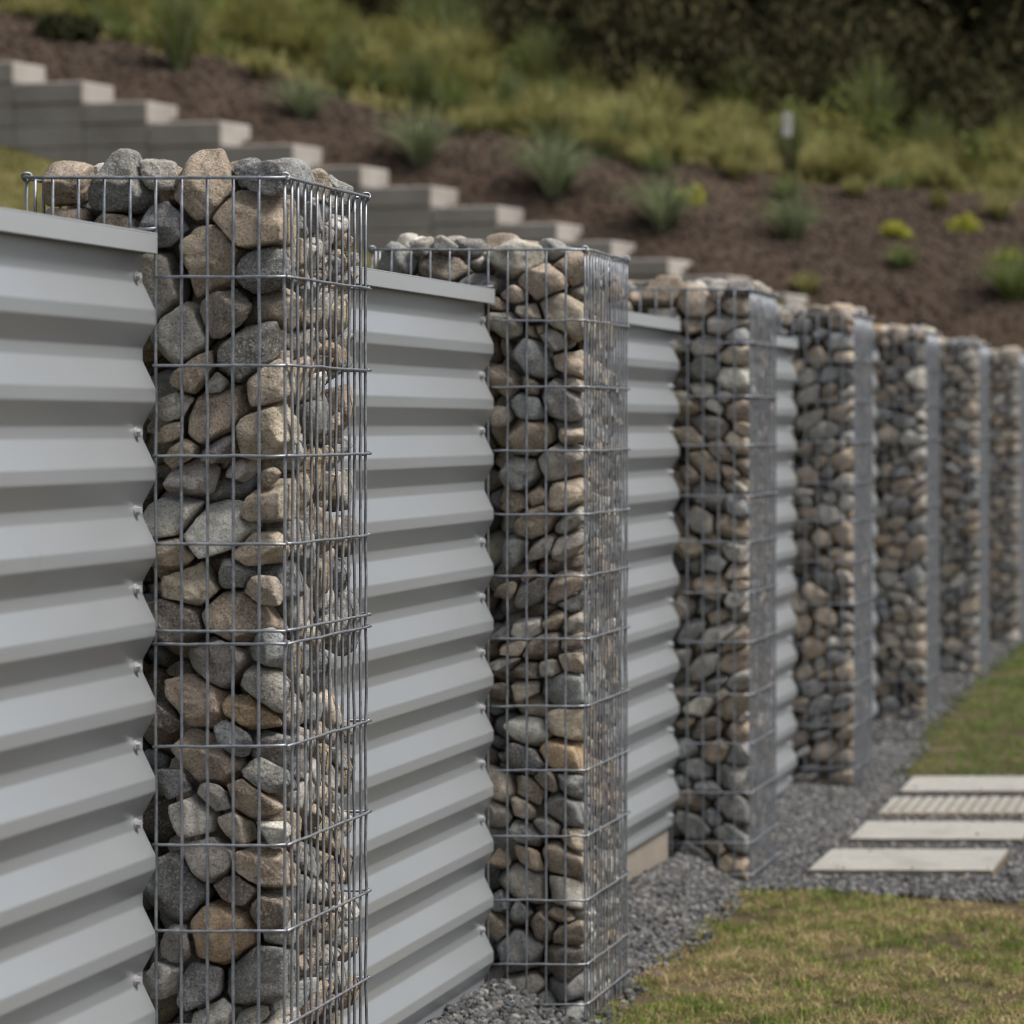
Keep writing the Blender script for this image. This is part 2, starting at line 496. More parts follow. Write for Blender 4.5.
spans = [(YI[0] - S + DEPTH, YI[0])] + [(YI[i] + DEPTH + 0.004, YI[i+1]) for i in range(7)]
plabels = ['grey corrugated metal panel left of the nearest gabion pillar, cut by the frame',
 'corrugated metal panel between the nearest and second gabion pillars',
 'corrugated metal panel between the second and third gabion pillars, its concrete plinth showing below',
 'corrugated metal panel between the third and fourth gabion pillars',
 'slim view of corrugated panel between fourth and fifth gabion pillars',
 'slim view of corrugated panel between fifth and sixth gabion pillars',
 'slim view of corrugated panel between sixth and seventh gabion pillars',
 'corrugated panel beyond the seventh gabion pillar, farthest of the row']
for i, (a, b) in enumerate(spans):
    fence_panel(i, a + 0.001, b - 0.010, plabels[i])
    mb = MB(); mb.box(XP - 0.05, XP - 0.024, a, b - 0.02, -0.1, ZB[i] + 0.012)
    o = link('plinth', mb.mesh('plinth', False), M['plinth']); bevel(o, 0.004)
    tag(o, 'low beige concrete plinth under the ' + ['first panel from the left', 'panel left of the second gabion pillar', 'panel left of the third gabion pillar',
        'panel left of the fourth gabion pillar', 'panel left of the fifth gabion pillar', 'panel left of the sixth gabion pillar', 'panel left of the seventh gabion pillar', 'farthest panel'][i],
        'plinth', 'concrete plinths under the fence panels')

# ------------------------------------------------------------------ gabion cages
WR = 0.0031
ROWS = {0: [0.0, 0.192, 0.364, 0.539, 0.710, 0.878, 0.903, 1.101, 1.293, 1.459, 1.642, 1.83, 2.0],
        1: [0.0, 0.193, 0.374, 0.549, 0.722, 0.890, 1.062, 1.245, 1.420, 1.600, 1.775, 1.950, 2.06]}
def cage(i, label):
    rg = random.Random(50 + i)
    y0, y1, xl, xr = YI[i], YI[i] + DEPTH, LEFT[i], XR
    base = float(zg(y0)) - 0.04
    rows = [r + (0 if i < 2 else rg.uniform(-.006, .006)) for r in ROWS[0 if i == 0 else 1]]
    rows = [r for r in rows if TOP - r > base + 0.02]; rows[0] = 0.0
    t = empty('gabion_cage', ((xl+xr)/2, (y0+y1)/2, base), label, 'gabion cage', 'wire gabion pillars along the fence')
    off = Vector(((xl+xr)/2, (y0+y1)/2, base))
    def emit(mb, name):
        o = link(name, mb.mesh(name, True), M['wire'], t); o.location = -off; return o
    zs = np.array([TOP] + [TOP - r - 0.004 for r in rows[1:]] + [base])
    zz = np.sort(np.unique(np.concatenate([zs, (zs[1:] + zs[:-1]) / 2])))[::-1]
    def vert(mb, x, y, jx, jy, top=TOP, wav=0.0012, rad=WR):
        P = []
        for z in zz:
            if z > top: continue
            P.append((x + jx * rg.gauss(0, wav), y + jy * rg.gauss(0, wav), z))
        P[0] = (x, y, top + 0.004)
        mb.tube(P, rad, 8)
    def horiz(mb, a, b, z, jx, jy, n=9, ext0=0.0, ext1=0.0, rad=WR):
        a = Vector(a); b = Vector(b); d = (b - a).normalized()
        a2 = a - d * ext0; b2 = b + d * ext1
        P = [a2.lerp(b2, k / (n-1)) + Vector((jx * rg.gauss(0, .0007), jy * rg.gauss(0, .0007), rg.gauss(0, .0007))) for k in range(n)]
        P = [(p.x, p.y, z + (p.z - a.z)) for p in P]
        mb.tube(P, rad, 8)
    nc = int(round((xr - xl) / (0.0498 if i == 0 else 0.0528))); ns = 13 if i == 0 else 15
    # front
    mb = MB()
    for k in range(nc + 1):
        x = xr - k * (xr - xl) / nc
        vert(mb, x, y0, 1, 0.3, wav=0.0006)
    for r in rows:
        lo = xl
        if r > 0: lo = XP + 0.012
        horiz(mb, (lo, y0 - 2*WR, 0), (xr, y0 - 2*WR, 0), TOP - r, 0, 0.3, ext1=0.004, ext0=0.006, rad=WR * (1.15 if r == 0 else 1))
    stub = TOP - 0.100
    horiz(mb, (XP - 0.06, y0 - 2*WR, 0), (XP + 0.012, y0 - 2*WR, 0), stub, 0, 0, 4)
    emit(mb, 'front_mesh')
    # path side
    mb = MB()
    for k in range(1, ns + 1):
        vert(mb, xr, y0 + k * (y1 - y0) / ns + (rg.gauss(0, .0015) if k < ns else 0), 0.5, 1.0, wav=0.0016, rad=WR * (1.0 if i == 0 else 0.9))
    for r in rows:
        horiz(mb, (xr + 2*WR, y0, 0), (xr + 2*WR, y1, 0), TOP - r, 0.3, 0, ext0=0.004, ext1=0.012 if r else 0.004, rad=WR * (1.15 if r == 0 else 0.95))
    emit(mb, 'side_mesh')
    mb = MB()
    for k in range(1, nc + 1):
        vert(mb, xr - k * (xr - xl) / nc, y1, 1, 0, wav=0.0008)
    for r in rows: horiz(mb, (xl, y1 + 2*WR, 0), (xr, y1 + 2*WR, 0), TOP - r, 0, 0)
    emit(mb, 'back_mesh')
    mb = MB()
    for k in range(1, ns): vert(mb, xl, y0 + k * (y1 - y0) / ns, 0, 1)
    for r in rows: horiz(mb, (xl - 2*WR, y0, 0), (xl - 2*WR, y1, 0), TOP - r, 0, 0)
    emit(mb, 'outer_mesh')
    # clips where the cage walls are joined at the corners
    for (cx, cy) in ((xl, y0), (xr, y0), (xr, y1)):
        mb = MB()
        P = [(cx + 0.0085 * math.cos(a), cy + 0.004 * math.sin(2*a), TOP + 0.001 + 0.0085 * math.sin(a)) for a in np.linspace(0, 2*math.pi, 15)[:-1]]
        mb.tube(P, WR * 0.9, 8, closed=True)
        emit(mb, 'clip_ring')
    mb = MB()
    for r in rows[1:]:
        z = TOP - r
        P = [(xr + 0.0075 * math.cos(a), y1 + 0.0075 * math.sin(a), z + 0.003 * math.sin(a + 1)) for a in np.linspace(0, 2*math.pi, 11)[:-1]]
        mb.tube(P, WR * 0.8, 6, closed=True)
    emit(mb, 'corner_ties')
    return t
clabels = ['galvanised wire cage of the nearest and largest gabion pillar, doubled crosswire at mid height',
 'wire cage of the second gabion pillar, between the first two full panels',
 'wire cage of the third gabion pillar, left of the gravel path',
 'wire cage of the fourth gabion pillar, level with the pale pavers',
 'blurred wire cage of the fifth gabion pillar, beside the rear lawn edge',
 'blurred wire cage of the sixth gabion pillar, third from the right',
 'blurred wire cage of the seventh gabion pillar at the right frame edge',
 'wire cage of the farthest gabion pillar, mostly hidden behind the seventh']
clabels[5] = 'blurred wire cage of the sixth gabion pillar, next to the one at the right edge'
for i in range(8): cage(i, clabels[i])

# ------------------------------------------------------------------ stones
def ico(sub):
    bm = bmesh.new(); bmesh.ops.create_icosphere(bm, subdivisions=sub, radius=1.0)
    V = np.array([v.co[:] for v in bm.verts]); V /= np.linalg.norm(V, axis=1)[:, None]
    F = np.array([[v.index for v in f.verts] for f in bm.faces]); bm.free()
    return V, F
ICO = {k: ico(k) for k in (2, 3, 4, 5)}

TONES = [  # linear albedo, name, weight
 ((0.250, 0.205, 0.160), 'tan brown', 5.4), ((0.33, 0.285, 0.23), 'sandy beige', 3.2), ((0.185, 0.152, 0.120), 'dark brown', 2.4),
 ((0.25, 0.240, 0.222), 'mid grey', 4.8), ((0.40, 0.39, 0.36), 'pale grey', 1.7), ((0.135, 0.138, 0.140), 'charcoal grey', 2.3),
 ((0.19, 0.20, 0.205), 'blue grey', 2.8), ((0.27, 0.20, 0.13), 'rusty ochre', 0.6), ((0.15, 0.130, 0.110), 'dark umber', 1.1)]
TW = np.array([t[2] for t in TONES]); TW = TW / TW.sum()

stones = []    # dicts: V F centre tone pillar
def pack(i):
    rg = np.random.default_rng(900 + i)
    y0, xl = YI[i] + 0.010, LEFT[i] + 0.012
    y1 = YI[i] + (0.47 if i == 0 else 0.485)
    x1 = XR - 0.009
    z0 = float(zg(y0)) - 0.03; z1 = TOP + 0.030
    asp = 1.15 if i == 0 else 1.32                  # flatter stones in the farther pillars
    lo = np.array([xl, y0, z0 * asp]); hi = np.array([x1, y1, z1 * asp])
    vol = np.prod(hi - lo)
    # radii; the fill against the path side is smaller
    rs = []; ps = []; tot = 0
    while tot < vol * (0.69):
        pp = lo + rg.random(3) * (hi - lo)
        r = float(np.clip(rg.lognormal(math.log(0.0425 if i == 0 else 0.0435), 0.42), 0.017, 0.068))
        if pp[0] > hi[0] - 0.11 and pp[1] > lo[1] + 0.10: r *= 0.70
        rs.append(r); ps.append(pp); tot += 4.19 * r**3
    r = np.array(rs); n = len(r)
    P = np.array(ps)
    for it in range(160):
        D = P[:, None] - P[None]; d = np.linalg.norm(D, axis=2) + np.eye(n)
        ov = np.maximum(0, (r[:, None] + r[None]) * 1.0 - d); np.fill_diagonal(ov, 0)
        P += ((D / d[..., None]) * ov[..., None] * 0.5).sum(1) * 0.55
        m = r * 0.86
        P = np.maximum(P, lo + m[:, None]); P = np.minimum(P, hi - m[:, None])
    return P, r, lo, hi, asp, rg

def build_stone(P, r, q, lo, hi, asp, rg, sub, i):
    D = P - P[q]; d = np.linalg.norm(D, axis=1); d[q] = 9
    nb = np.where(d < r[q] + r + 0.07)[0]
    nrm = D[nb] / d[nb][:, None]
    h = (d[nb]**2 + r[q]**2 - r[nb]**2) / (2 * d[nb])
    c = P[q]
    N = [nrm]; H = [np.maximum(h - 0.0034, 0.45 * r[q])]
    for ax in range(3):
        e = np.zeros(3); e[ax] = 1
        N.append(np.array([e, -e])); 
        top_extra = rg.uniform(0.0, 0.05) if (ax == 2 and hi[2] - c[2] < 0.12) else 0.0
        H.append(np.array([hi[ax] - c[ax] + top_extra, c[ax] - lo[ax]]) + rg.uniform(0.0, 0.006, 2))
        tl = N[-1] + rg.normal(size=(2, 3)) * 0.20; N[-1] = tl / np.linalg.norm(tl, axis=1)[:, None]
    # weathered cut faces
    k = rg.integers(5, 11)
    e = rg.normal(size=(k, 3)); e /= np.linalg.norm(e, axis=1)[:, None]
    N.append(e); H.append(r[q] * rg.uniform(0.74, 1.2, k))
    N = np.vstack(N); H = np.maximum(np.concatenate(H), 0.35 * r[q])
    # skewed random axis for sampling
    U, F = ICO[sub]
    A = np.linalg.qr(rg.normal(size=(3, 3)))[0]; U = U @ A.T
    p = rg.choice([14, 22, 34, 50, 70]) * rg.uniform(0.9, 1.2)
    s = (np.maximum(0, U @ N.T) / H[None]) ** p
    cap = r[q] * rg.uniform(1.35, 1.6)
    rad = (s.sum(1) + (1 / cap) ** p) ** (-1 / p)
    am = rg.uniform(0.010, 0.026)
    for f, a in ((3, 0.9), (6, 0.5), (12, 0.34), (26, 0.2)):
        for _ in range(3):
            kx = rg.normal(size=3) * f
            rad = rad * (1 + am * a * np.sin(U @ kx + rg.uniform(0, 6.28)))
    V = U * (rad * rg.uniform(0.965, 1.0))[:, None]
    V = V + c
    V = np.minimum(V, hi + np.array([0.0085, 0.006, 0.06 * asp]))
    V = np.maximum(V, lo - np.array([0.006, 0.0085, 0.0]))
    V[:, 2] /= asp
    ctr = c.copy(); ctr[2] /= asp
    def slant(Q):                          # layers of stones settle at changing tilts
        f = 1 - sstep((Q[..., 2] - (TOP - 0.30)) / 0.25)
        xc, yc = (XP + XR) / 2, YI[i] + 0.2
        dz = 0.36 * (Q[..., 0] - xc) * np.sin(Q[..., 2] * 4.6 + i * 2.1) + 0.16 * (Q[..., 1] - yc) * np.sin(Q[..., 2] * 3.9 + i * 1.3 + 1)
        Q = Q.copy(); Q[..., 2] = Q[..., 2] + dz * f; return Q
    V = slant(V); ctr = slant(ctr)
    ti = rg.choice(len(TONES), p=TW)
    col = np.array(TONES[ti][0]) * np.array([1.42, 1.40, 1.36]) * rg.uniform(0.82, 1.18) * np.array([rg.uniform(.97, 1.03), 1, rg.uniform(.96, 1.04)])
    return dict(V=V, F=F, c=ctr, tone=ti, col=col, p=i, r=r[q])

for i in range(8):
    P, r, lo, hi, asp, rg = pack(i)
    for q in range(len(r)):
        dx, dy, dt = hi[0] - P[q, 0] - r[q], P[q, 1] - lo[1] - r[q], (hi[2] - P[q, 2]) / asp - r[q]
        outer = min(dx, dy, dt) < 0.05
        behind = P[q, 0] < XP - 0.09 and P[q, 2] / asp < 1.9
        hidden = min(dx, dy, dt) > 0.3
        if hidden: continue
        if P[q, 0] < XP + 0.002 and P[q, 2] / asp < 1.90 and P[q, 1] - lo[1] < 0.10: continue
        sub = (5 if i == 0 else 4 if i <= 2 else 3) if (outer and not behind) else (3 if i < 3 and not behind else 2)
        if sub == 5 and min(dy, dt) > 0.05: sub = 4
        stones.append(build_stone(P, r, q, lo, hi, asp, rg, sub, i))
        stones[-1]['hi'] = hi; 
print('stones', len(stones), 'faces', sum(len(s['F']) for s in stones))

# which stones show largest: rays from the viewpoint of the photo
BV = []; BF = []; own = []; nb_ = 0
mbp = MB()
for a, b in spans: mbp.box(XP - 0.016, XP + 0.014, a, b, Z0P, 2.02)
BV.append(np.vstack(mbp.V)); q4 = np.vstack(mbp.F); BF.append(np.vstack([q4[:, [0, 1, 2]], q4[:, [0, 2, 3]]])); own.append(np.full(len(BF[0]), -1)); nb_ = len(BV[0])
for k, s in enumerate(stones):
    U2, F2 = ICO[2]
    if len(s['V']) > len(U2) * 2:      # coarse proxy: re-use the denser ball's first vertices is not possible, sample instead
        pass
    BV.append(s['V']); BF.append(s['F'] + nb_); own.append(np.full(len(s['F']), k)); nb_ += len(s['V'])
own = np.concatenate(own)
tree = BVHTree.FromPolygons(np.vstack(BV).tolist(), np.vstack(BF).tolist(), all_triangles=True)
cnt = np.zeros(len(stones)); sx = np.zeros(len(stones)); sy = np.zeros(len(stones))
oc = Vector((0, 0, CAM_H))
for py in range(140, 1024, 4):
    for px in range(24, 1024, 3):
        h = tree.ray_cast(oc, Vector(((px - 1320) / FPX, 1.0, (426 - py) / FPX)), 40)
        if h[2] is not None and own[h[2]] >= 0:
            k = own[h[2]]; cnt[k] += 1; sx[k] += px; sy[k] += py
del tree, BV, BF
order = np.argsort(-cnt)
chosen = [int(k) for k in order[:300] if cnt[k] > 0]
chosen_set = set(chosen)
print('in view', int((cnt > 0).sum()), 'chosen min px', cnt[chosen[-1]] * 12)

# labels
def place(s, k):
    p = s['p']; mx, my = sx[k] / cnt[k], sy[k] / cnt[k]
    corner = 1320 + XR / YI[p] * FPX
    pil = ORD[p] + ' gabion'
    if s['c'][2] + s['r'] > TOP + 0.005:
        t = (mx - (1320 + LEFT[p] / YI[p] * FPX)) / (corner - (1320 + LEFT[p] / YI[p] * FPX))
        pos = 'far left end' if t < .2 else 'left part' if t < .42 else 'middle' if t < .64 else 'right part' if t < .95 else 'right-hand side'
        return pil, f'heaped at the {pos} of the top'
    rows = ROWS[0 if p == 0 else 1]
    dz = TOP - s['c'][2]; rr = sum(1 for r in rows[1:] if r < dz)
    rn = ['above the first crosswire'] + ['below the %s crosswire' % o for o in ('first', 'second', 'third', 'fourth', 'fifth', 'sixth', 'seventh', 'eighth', 'ninth', 'tenth', 'eleventh', 'twelfth')]
    if mx > corner:
        dpt = s['c'][1] - YI[p]
        return pil, ('side face near the front corner, ' if dpt < .17 else 'middle of side face, ' if dpt < .3 else 'rear of side face, ') + rn[rr]
    xl = 1320 + XP / YI[p] * FPX; t = (mx - xl) / (corner - xl)
    return pil, ('front face beside the panel, ' if t < .3 else 'middle of front face, ' if t < .65 else 'front face at the right corner, ') + rn[rr]
keys = {}
for k in chosen:
    keys.setdefault((place(stones[k], k), TONES[stones[k]['tone']][1]), []).append(k)
labels = {}
for ((pil, pos), tone), ks in keys.items():
    if len(ks) == 1: labels[ks[0]] = f'{tone} stone, {pil}, {pos}'; continue
    ks.sort(key=lambda k: sy[k] / cnt[k])
    if len(ks) == 2: q = ['upper', 'lower']
    elif len(ks) == 3: q = ['topmost', 'middle', 'lowest']
    else: q = ['topmost'] + ['%s-down' % o for o in ('second', 'third', 'fourth', 'fifth', 'sixth', 'seventh', 'eighth')][:len(ks) - 2] + ['lowest']
    for k, w_ in zip(ks, q): labels[k] = f'{w_} {tone} stone, {pil}, {pos}'
for k in chosen:
    s = stones[k]
    me = fast_mesh('stone', s['V'] - s['c'], s['F'], True, s['col'])
    o = link('stone', me, M['rock']); o.location = s['c'].tolist()
    tag(o, labels[k], 'stone', 'stones filling the wire gabion pillars')
rest = [s for k, s in enumerate(stones) if k not in chosen_set]
V = np.vstack([s['V'] for s in rest]); offs = np.cumsum([0] + [len(s['V']) for s in rest[:-1]])
F = np.vstack([s['F'] + o_ for s, o_ in zip(rest, offs)])
C = np.vstack([np.repeat(s['col'][None], len(s['V']), 0) for s in rest])
o = link('stone_fill', fast_mesh('stone_fill', V, F, True, C), M['rock'])
tag(o, 'packed small stones filling the farther gabion pillars and the gaps behind', 'stone fill', None, 'stuff')
del stones, rest, V, F, C

# ------------------------------------------------------------------ gravel
def scatter_rocks(P, size, rg, cols):
    U, F = ico(1)
    n = len(P); nv = len(U)
    A = rg.normal(size=(n, 3, 3)); Q = np.linalg.qr(A)[0]
    sc = size[:, None] * rg.uniform(0.6, 1.15, (n, 3))
    jit = 1 + rg.uniform(-0.28, 0.28, (n, nv))
    V = U[None] * jit[..., None] * sc[:, None, :]
    V = np.einsum('nvk,njk->nvj', V, Q) + P[:, None]
    FF = F[None] + (np.arange(n) * nv)[:, None, None]
    return V.reshape(-1, 3), FF.reshape(-1, 3), np.repeat(cols, nv, 0)
_ico = ico
def ico(sub):
    if sub == 1:
        bm = bmesh.new(); bmesh.ops.create_icosphere(bm, subdivisions=1, radius=1.0)
        V = np.array([v.co[:] for v in bm.verts]); V /= np.linalg.norm(V, axis=1)[:, None]
        F = np.array([[v.index for v in f.verts] for f in bm.faces]); bm.free(); return V, F
    return _ico(sub)
rg = np.random.default_rng(5)
PAV = [(10.86, 11.32), (11.58, 12.01), (12.24, 12.68), (12.85, 13.30)]
PX0, PX1 = -1.80, -1.14
def gravel_pts(n, x0, x1, y0, y1):
    x = rg.uniform(x0, x1, n); y = rg.uniform(y0, y1, n)
    m = is_gravel(x, y) | ((x < strip_edge(y) + 0.09) & (rg.random(n) < .12)) | is_gravel(x - .035, y + 0.02) & (rg.random(n) < .5)
    m &= ~((x < -1.9) & (x < strip_edge(y) - 5))
    for yi in YI:
        m &= ~((x < XR + 0.006) & (y > yi + 0.01) & (y < yi + DEPTH - 0.02))
    for a, b in PAV:
        m &= ~((x > PX0 + .012) & (x < PX1 - .012) & (y > a + .01) & (y < b - .01))
    return np.stack([x, y], -1)[m]

XY = np.vstack([gravel_pts(12000, -2.26, -1.86, 6.4, 10.2), gravel_pts(28000, -2.26, -1.86, 10.2, 14.5), gravel_pts(9000, -2.26, -1.8, 14.5, 21),
                gravel_pts(36000, -1.9, -0.6, 10.1, 13.7), gravel_pts(9000, -0.6, 2.6, 9.9, 13.7)])
n = len(XY); sz = rg.uniform(0.0065, 0.0150, n)
Pz = zgrav(XY[:, 0], XY[:, 1]) + 0.004 + sz * rg.uniform(0.1, 0.9, n)
pal = np.array([(0.105, 0.105, 0.107), (0.065, 0.066, 0.069), (0.16, 0.16, 0.16), (0.05, 0.051, 0.054), (0.23, 0.226, 0.22), (0.13, 0.11, 0.09)])
cols = pal[rg.choice(6, n, p=[.3, .26, .2, .12, .07, .05])] * 0.95 * rg.uniform(.85, 1.15, (n, 1))
ST = np.column_stack([rg.uniform(-1.78, -1.16, 14), rg.choice([10.9, 11.28, 11.62, 11.97, 12.88, 13.26], 14) + rg.normal(0, .03, 14)])
ss = rg.uniform(.003, .007, 14)
XYZ = np.vstack([np.column_stack([XY, Pz]), np.column_stack([ST, zg(ST[:, 1]) + .034 + ss * .5])]); sz = np.concatenate([sz, ss]); cols = np.vstack([cols, cols[:14]])
V, F, C = scatter_rocks(XYZ, sz, rg, cols)
o = link('gravel', fast_mesh('gravel', V, F, False, C), M['gravel'])
tag(o, 'loose blue grey crushed gravel around the pavers and pillars', 'gravel', None, 'stuff')

# ------------------------------------------------------------------ pavers
def paver(k, a, b, label, ribbed=False):
    c = ((PX0 + PX1) / 2 + (-.028, 0.004, 0.01, 0.02)[k], (a + b) / 2); z = float(zg(c[1])) + 0.002
    hx, hy = (PX1 - PX0) / 2, (b - a) / 2
    mb = MB()
    if not ribbed:
        nx, ny = 24, 18
        X = np.linspace(-hx, hx, nx + 1); Y = np.linspace(-hy, hy, ny + 1)
        gx_, gy_ = np.meshgrid(X, Y); gz = 0.034 + 0.0006 * rg.normal(size=gx_.shape)
        V = np.stack([gx_, gy_, gz], -1).reshape(-1, 3)
        i_, j_ = np.meshgrid(np.arange(nx), np.arange(ny)); q = (j_ * (nx+1) + i_).ravel()
        F = np.stack([q, q + 1, q + nx + 2, q + nx + 1], -1)
        mb.add(V, F)
        mb.box(-hx, hx, -hy, hy, -0.02, 0.0325)
    else:
        mb.box(-hx, hx, -hy, hy, -0.02, 0.028)
        x = -hx + 0.008
        while x < hx - 0.03:
            for yy in np.arange(-hy + .008, hy - .03, 0.048):
                mb.box(x, x + 0.030, yy, yy + 0.040, 0.0281, 0.036)
            x += 0.046
    o = link('paver', mb.mesh('paver', False), M['paver']); o.location = (c[0], c[1], z)
    bevel(o, 0.003, 2, 60)
    o.rotation_euler = (math.atan(0.024), 0, R([-1.4, -0.8, 0.2, 0.4][k]))
    tag(o, label, 'paver', 'pale concrete pavers across the gravel path')
paver(0, *PAV[0], 'nearest smooth pale concrete paver, gravel showing past its right end')
paver(1, *PAV[1], 'smooth pale paver between the nearest paver and the ribbed one')
paver(2, *PAV[2], 'ribbed textured pale paver, the only one with a raised pattern', True)
paver(3, *PAV[3], 'farthest smooth pale paver, against the edge of the rear lawn')

# ------------------------------------------------------------------ lawn
def blades(XY, z, hgt, wid, lean, cols, rg):
    n = len(XY); th = rg.uniform(0, 6.283, n); ph = rg.uniform(0, 6.283, n)
    d = np.stack([np.cos(th), np.sin(th), np.zeros(n)], -1)
    s = np.stack([np.cos(ph), np.sin(ph), np.zeros(n)], -1) * wid[:, None] / 2
    b = np.column_stack([XY, z])
    m = b + d * (lean * hgt * 0.35)[:, None]; m[:, 2] += hgt * 0.6
    t = b + d * (lean * hgt)[:, None]; t[:, 2] += hgt * (1 - 0.35 * np.minimum(lean, 1.2))
    V = np.stack([b - s, b + s, m - s * .8, m + s * .8, t], 1).reshape(-1, 3)
    k = (np.arange(n) * 5)[:, None]
    F = np.concatenate([k + [0, 1, 3], k + [0, 3, 2], k + [2, 3, 4]], 0)
    return V, F, np.repeat(cols, 5, 0)
def patch(x, y, s=1.0, o=0.0):
    return (np.sin(x*2.3*s+o+1.7*np.sin(y*1.9*s))+np.sin(y*3.1*s+1.3+o+1.1*np.sin(x*4.2*s))+.6*np.sin((x+y)*7.7*s+o)+.5*np.sin((x-y*.7)*13*s))/3.1
def lawn(n, x0, x1, y0, y1, green, name, label, dens_noise=True):
    x = rg.uniform(x0, x1, n); y = rg.uniform(y0, y1, n)
    # thin out sideways: the far right is only a continuation
    m = ~is_gravel(x - 0.01, y) & ~is_gravel(x, y + 0.03) & (rg.random(n) < np.clip(1.5 - (x + 1.0) * .55, .22, 1))
    bare = patch(x, y, 2.9, 3.0) + 0.6 * patch(x, y, 7.3, 1.0)
    m &= rg.random(n) < np.clip(1.25 - 2.4 * np.maximum(0, bare - .1), 0.05, 1)
    x, y = x[m], y[m]; n = len(x)
    g = patch(x, y, 1.7, 0.5) * 0.35 + patch(x, y, 6.1, 2.5) * 0.35 + rg.normal(size=n) * 0.28 + green
    G = np.array([(0.12, 0.195, 0.034), (0.19, 0.245, 0.055), (0.34, 0.29, 0.14), (0.48, 0.38, 0.22), (0.30, 0.21, 0.12)])
    ci = np.clip(((1 - g) * 3.0), 0, 4).astype(int)
    cell = lambda q, k: np.abs(np.sin(np.floor(x / q) * 127.1 + np.floor(y / (q * 1.4)) * 311.7 + k) * 43758.5453) % 1
    cl, cl2 = cell(.022, 0), cell(.045, 2)
    cols = G[ci] * (0.45 + 0.75 * cl + 0.35 * cl2)[:, None] * rg.uniform(.8, 1.2, (n, 1))
    dry = ci >= 3
    h = rg.uniform(.012, .032, n) * np.where(dry, .75, 1.0) * (1 + .5 * np.maximum(0, patch(x, y, 2.7))) * (0.55 + 0.8 * cl)
    lean = np.where(dry, rg.uniform(.8, 2.4, n), rg.uniform(.2, 1.3, n))
    V, F, C = blades(np.stack([x, y], -1), zg(y) + 0.001, h, rg.uniform(.002, .0042, n), lean, cols, rg)
    o = link(name, fast_mesh(name, V, F, False, C), M['blade']); tag(o, label, 'lawn', None, 'stuff')
lawn(190000, -2.10, 1.6, 7.4, 10.8, 0.19, 'lawn_grass', 'patchy half dry lawn in front of the gravel path')
lawn(110000, -2.12, 1.2, 13.35, 22.5, 1.32, 'lawn_grass', 'greener short lawn beyond the pavers')

# ------------------------------------------------------------------ stepped retaining wall
def hill_point(px, py, guess=26.0):
    Y = guess
    for _ in range(60):
        X = (px - 1320) / FPX * Y
        e = CAM_H + (426 - py) / FPX * Y - float(zterr(X, Y))
        Y += e / 0.35 * 0.5
        Y = min(max(Y, 21), 80)
    return (px - 1320) / FPX * Y, Y, float(zterr((px - 1320) / FPX * Y, Y))
wd = Vector((1, -0.25, 0)).normalized(); wn = Vector((0.25, 1, 0)).normalized()
ang = math.atan2(wd.y, wd.x)
LB = 0.647 / wd.x
wall = empty('stepped_retaining_wall', (-7.5, float(Yw(-7.5)), float(zw(-7.5)) - 0.62), 'long stepped wall of pale grey concrete blocks climbing the bank to the left', 'retaining wall')
wq = random.Random(8)
STEPS = [(-12.15, 5.11), (-11.48, 4.925), (-10.817, 4.738), (-10.161, 4.551), (-9.559, 4.367), (-8.883, 4.183), (-8.224, 3.977), (-7.618, 3.783), (-7.002, 3.608),
         (-6.42, 3.435), (-5.904, 3.289), (-5.436, 3.137), (-4.956, 2.986), (-4.455, 2.845), (-3.976, 2.697)]    # right end and top of each step
winv = wall.location.copy()
STEPS = [(a - 0.235, b) for a, b in STEPS]
xl_ = -13.0
for k, (xr_, zt) in enumerate(STEPS):
    L = (xr_ - xl_) / wd.x
    nzt = STEPS[k + 1][1] if k + 1 < len(STEPS) else zt - .15
    zc = [zt, nzt, nzt - .19, nzt - .38, nzt - .57]
    for c in range(4):
        me_b = MB(); me_b.box(0.003, L - 0.003, 0, 0.43 if c == 0 else 0.36, -(zc[c] - zc[c+1]) + 0.003, 0)
        o = link('block', me_b.mesh('block', False), M['block'], wall)
        p = Vector((xl_, float(Yw(xl_)), zc[c])) + wn * ((0.0 if c == 0 else 0.012) + wq.uniform(-.004, .004))
        o.location = p - winv; o.rotation_euler = (0, 0, ang)
        bevel(o, 0.014, 2)
    xl_ = xr_

